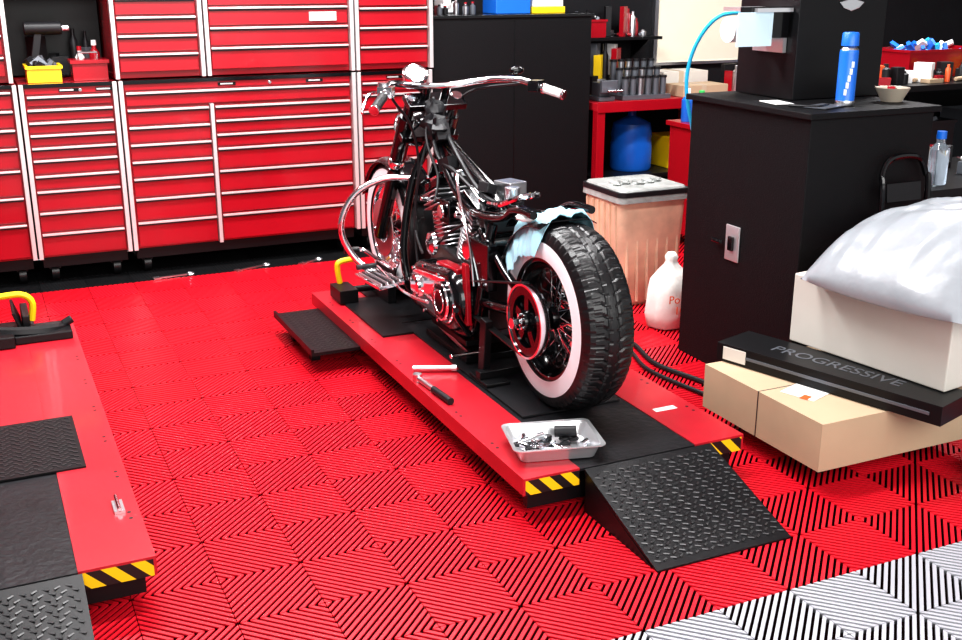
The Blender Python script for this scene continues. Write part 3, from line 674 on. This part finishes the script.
for sx,nm in((-1,'left_footboard'),(1,'right_footboard')):
    b=B(nm);c=Vector((CX+sx*.29,4.42,.365))
    b.obox(c,(.12,.34,.016),(-4,sx*8,0),CHROME)
    for k in range(7):b.obox(c+Vector(((-.042+.014*k),0,.011-sx*.0+(-.042+.014*k)*-.14*sx)),(.007,.30,.008),(-4,sx*8,0),RUB if k%2 else ALU)
    b.tube([(CX+sx*.14,4.42,.33),(CX+sx*.24,4.42,.35)],.013,BLKG,sp=False)
    b.tube([(CX+sx*.22,4.42,.40),(CX+sx*.24,4.55,.41),(CX+sx*.28,4.66,.44),(CX+sx*.34,4.66,.445)],.009,CHROME)
    b.cyl((CX+sx*.30,4.66,.445),(CX+sx*.37,4.66,.445),.014,RUB)
    b.done(M,bev=.002)
b=B('engine_guard')
for sx in(-1,1):
    b.tube([(CX+sx*.08,4.52,.78),(CX+sx*.20,4.56,.78),(CX+sx*.32,4.60,.72),(CX+sx*.385,4.62,.61),(CX+sx*.38,4.62,.50),(CX+sx*.30,4.58,.38),(CX+sx*.14,4.50,.31)],.015,CHROME,seg=12)
b.done(M)
b=B('front_fork')
top=Vector((0,4.47,1.13));ax=Vector((0,4.90,.47))
for sx in(-.105,.105):
    o=Vector((CX+sx,0,0))
    b.cyl(o+top,o+top.lerp(ax,.55),.024,BLKG);b.cyl(o+top.lerp(ax,.5),o+ax+Vector((0,.01,-.03)),.031,BLKG)
    b.cyl(o+top.lerp(ax,.12),o+top.lerp(ax,.42),.036,BLKG)
    b.lathe(o+top.lerp(ax,.43),ax-top,[(0,.034),(.01,.038),(.03,.038),(.04,.034)],CHROME,24)
    b.cyl(o+top,o+top+Vector((0,-.008,.012)),.026,CHROME)
for t in(.02,.24):
    p=top.lerp(ax,t)+Vector((CX,-.02,0));b.obox(p,(.27,.09,.03),(33,0,0),BLKG)
b.cyl((CX-.13,4.93,.47),(CX+.13,4.93,.47),.012,CHROME)
b.lathe((CX-.085,4.93,.47),(1,0,0),[(-.003,.07),(-.003,.14),(.003,.14),(.003,.07)],ALU,48,closed=True)
b.done(M,bev=.003)
arcshell('front_fender',4.93,.470,.335,20,150,.17,BLKG)
b=B('headlight_nacelle');b.ball((CX,4.66,.98),.085,BLKG,(1,1.1,1),28);b.torus((CX,4.74,.975),(0,1,-.1),.08,.008,CHROME);b.done(M)
b=B('speedometer');c=Vector((CX-.075,4.50,1.215));n=Vector((-.1,-.55,.83)).normalized()
b.lathe(c-n*.03,n,[(0,.03),(.015,.05),(.05,.056),(.056,.056),(.057,.046)],[CHROME,CHROME,CHROME,CHROME,WHT],36);b.lathe(c+n*.0285,n,[(0,.043),(.001,.0)],WHT,36)
b.cyl(c+n*.03,c+n*.033,.026,GREYP);b.torus(c+n*.027,n,.05,.007,CHROME);b.tube([c-n*.03,(CX-.02,4.47,1.15)],.018,BLKG,sp=False);b.done(M)
b=B('handlebar')
for sx in(-.045,.045):b.cyl((CX+sx,4.46,1.13),(CX+sx,4.43,1.185),.018,BLKG)
L=[(CX-.43,4.02,1.150),(CX-.35,4.13,1.19),(CX-.30,4.24,1.215),(CX-.22,4.36,1.21),(CX-.10,4.42,1.19),(CX,4.43,1.185)]
Rr=[(2*CX-p[0],p[1],p[2]) for p in L]
Rr[0]=(CX+.40,4.05,1.168)
b.tube(L+Rr[::-1][1:],.0145,CHROME,seg=12)
for P,sx in((L,-1),(Rr,1)):
    p0=Vector(P[0]);p1=Vector(P[1]);q=p0.lerp(p1,.85)
    b.cyl(p0,q,.019,BLKP if sx<0 else WHT);dd=(p1-p0).normalized()
    b.cyl(p0-dd*.012,p0,.021,CHROME);b.cyl(q,q+dd*.012,.023,CHROME)
    h=p1+dd*.03;b.obox(h,(.05,.06,.045),(0,0,math.degrees(math.atan2(dd.y,dd.x))),CHROME if sx<0 else BLKG)
    b.tube([h+Vector((sx*.02,.05,-.005)),h+Vector((sx*.06,.03,-.01)),p0.lerp(p1,.5)+Vector((sx*.045,.055,-.015)),p0+Vector((sx*.03,.06,-.02))],.006,CHROME,seg=8)
    if sx<0:b.cyl(h+Vector((0,.03,.01)),h+Vector((0,.03,.035)),.022,CHROME)
b.cyl((CX+.30,4.27,1.22),(CX+.30,4.27,1.25),.010,BLKG);b.ball((CX+.30,4.27,1.252),.030,BLKG,(1.1,.7,.65),16)
b.done(M,bev=.002)
b=B('cables')
for (s0,pts) in enumerate([
 [(CX-.30,4.24,1.20),(CX-.22,4.36,1.13),(CX-.12,4.44,1.02),(CX-.08,4.46,.85),(CX-.12,4.42,.6),(CX-.15,4.25,.5)],
 [(CX+.30,4.24,1.20),(CX+.16,4.42,1.16),(CX+.08,4.48,1.06),(CX+.05,4.42,.95),(CX+.03,4.2,.84)],
 [(CX-.28,4.27,1.20),(CX-.18,4.44,1.10),(CX-.08,4.54,1.04),(CX-.02,4.58,1.0)],
 [(CX-.03,4.42,1.04),(CX-.06,4.34,.98),(CX-.07,4.24,.90),(CX-.06,4.1,.87),(CX-.05,3.9,.80),(CX-.09,3.74,.72),(CX-.12,3.7,.6)],
 [(CX-.05,4.40,1.0),(CX-.10,4.38,.86),(CX-.12,4.40,.7),(CX-.13,4.38,.5),(CX-.14,4.3,.35)],
 [(CX+.02,4.38,1.0),(CX-.02,4.25,.98),(CX-.04,4.1,.92),(CX-.04,3.95,.84),(CX-.03,3.8,.80),(CX+.02,3.65,.82)],
 [(CX-.02,4.4,1.05),(CX-.08,4.36,1.02),(CX-.10,4.30,.95),(CX-.09,4.22,.84),(CX-.13,4.16,.74)],
 [(CX-.12,3.84,.72),(CX-.15,3.95,.66),(CX-.16,4.08,.58),(CX-.15,4.2,.55)],
 [(CX-.10,4.0,.88),(CX-.13,3.9,.80),(CX-.15,3.76,.64),(CX-.16,3.7,.5)],
 [(CX-.04,4.42,1.0),(CX-.05,4.3,.93),(CX-.075,4.15,.86),(CX-.09,4.0,.80)]]):
    b.tube(pts,.006 if s0 not in(3,5) else .009,BLKP if s0 not in(2,8) else CHROME,seg=8)
b.obox((CX-.03,4.34,.99),(.06,.1,.07),(-25,0,0),BLKP);b.obox((CX-.05,4.20,.89),(.05,.08,.05),(-20,0,10),BLKP)
b.ball((CX-.02,4.42,1.08),.05,BLKP,(1,.8,1),16,nz=.6)
b.ball((CX-.04,4.36,1.02),.055,BLKP,(.9,1.2,1),16,nz=.7)
b.done(M)
b=B('scissor_jack');b.box(CX-.16,CX+.16,3.78,4.2,.158,.185,BLKS);b.box(CX-.15,CX+.15,3.80,4.16,.222,.246,BLKS)
b.obox((CX-.13,3.98,.205),(.015,.34,.02),(6,0,0),ALU);b.obox((CX+.13,3.98,.205),(.015,.34,.02),(-6,0,0),ALU)
b.cyl((CX-.10,3.78,.20),(CX-.24,3.75,.21),.009,CHROME);b.done(bev=.003)
b=B('rear_stand');b.box(CX-.20,CX-.10,3.50,3.66,.158,.17,BLKS);b.obox((CX-.16,3.60,.28),(.03,.05,.24),(6,0,0),BLKS);b.obox((CX+.16,3.60,.28),(.03,.05,.24),(6,0,0),BLKS)
b.box(CX+.10,CX+.2,3.50,3.66,.158,.17,BLKS);b.box(CX-.2,CX+.2,3.56,3.60,.17,.20,BLKS);b.done(bev=.003)
b=B('wheel_chock')
for sx in(-1,1):
    b.box(CX+sx*.13-.02,CX+sx*.13+.02,4.70,5.04,.157,.27,BLKS)
    b.obox((CX+sx*.10,4.88,.25),(.01,.26,.12),(0,-sx*12,0),BLKS)
b.cyl((CX-.30,4.86,.20),(CX-.15,4.86,.20),.016,BLKS)
b.box(CX-.36,CX-.27,4.78,4.94,.1585,.22,BLKS)
b.tube([(CX-.315,4.92,.22),(CX-.325,4.92,.29),(CX-.315,4.92,.325),(CX-.24,4.92,.335)],.014,YEL);b.done(bev=.002)
# ------------------------------------------------------------------ lights
def area(name,loc,sx,sy,en,rot=(0,0,0),col=(1,1,1)):
    l=bpy.data.lights.new(name,'AREA');l.shape='RECTANGLE';l.size=sx;l.size_y=sy;l.energy=en;l.color=col
    o=bpy.data.objects.new(name,l);bpy.context.collection.objects.link(o);o.location=loc;o.rotation_euler=[math.radians(a) for a in rot];return o
area('ceiling_light',(1.0,5.2,3.2),3.0,.3,180)
area('ceiling_light',(1.4,3.4,3.2),3.0,.3,120)
area('ceiling_light',(4.8,4.6,3.2),2.5,.3,100)
area('front_fill_light',(1.5,-1.5,2.6),5,2.4,190,(62,0,0),(1,.99,.97))  # added fill light out of view in front, raised to brighten rib sides
w=bpy.data.worlds.new('world');scene.world=w;w.use_nodes=True
w.node_tree.nodes['Background'].inputs[0].default_value=(1,1,1,1);w.node_tree.nodes['Background'].inputs[1].default_value=.55
scene.view_settings.view_transform='Standard'
for lk in('Medium High Contrast','None'):
    try:
        scene.view_settings.look=lk;break
    except Exception:pass
scene.view_settings.exposure=.15
# ------------------------------------------------------------------ camera
cam=bpy.data.cameras.new('camera');cam.sensor_width=36;cam.lens=36*1100/962
o=bpy.data.objects.new('camera',cam);bpy.context.collection.objects.link(o);o.location=(0,0,1.65)
yaw=math.atan(533/math.hypot(1100,348));th=math.atan(348/1100)
o.rotation_euler=(PI/2-th,0,-yaw);scene.camera=o
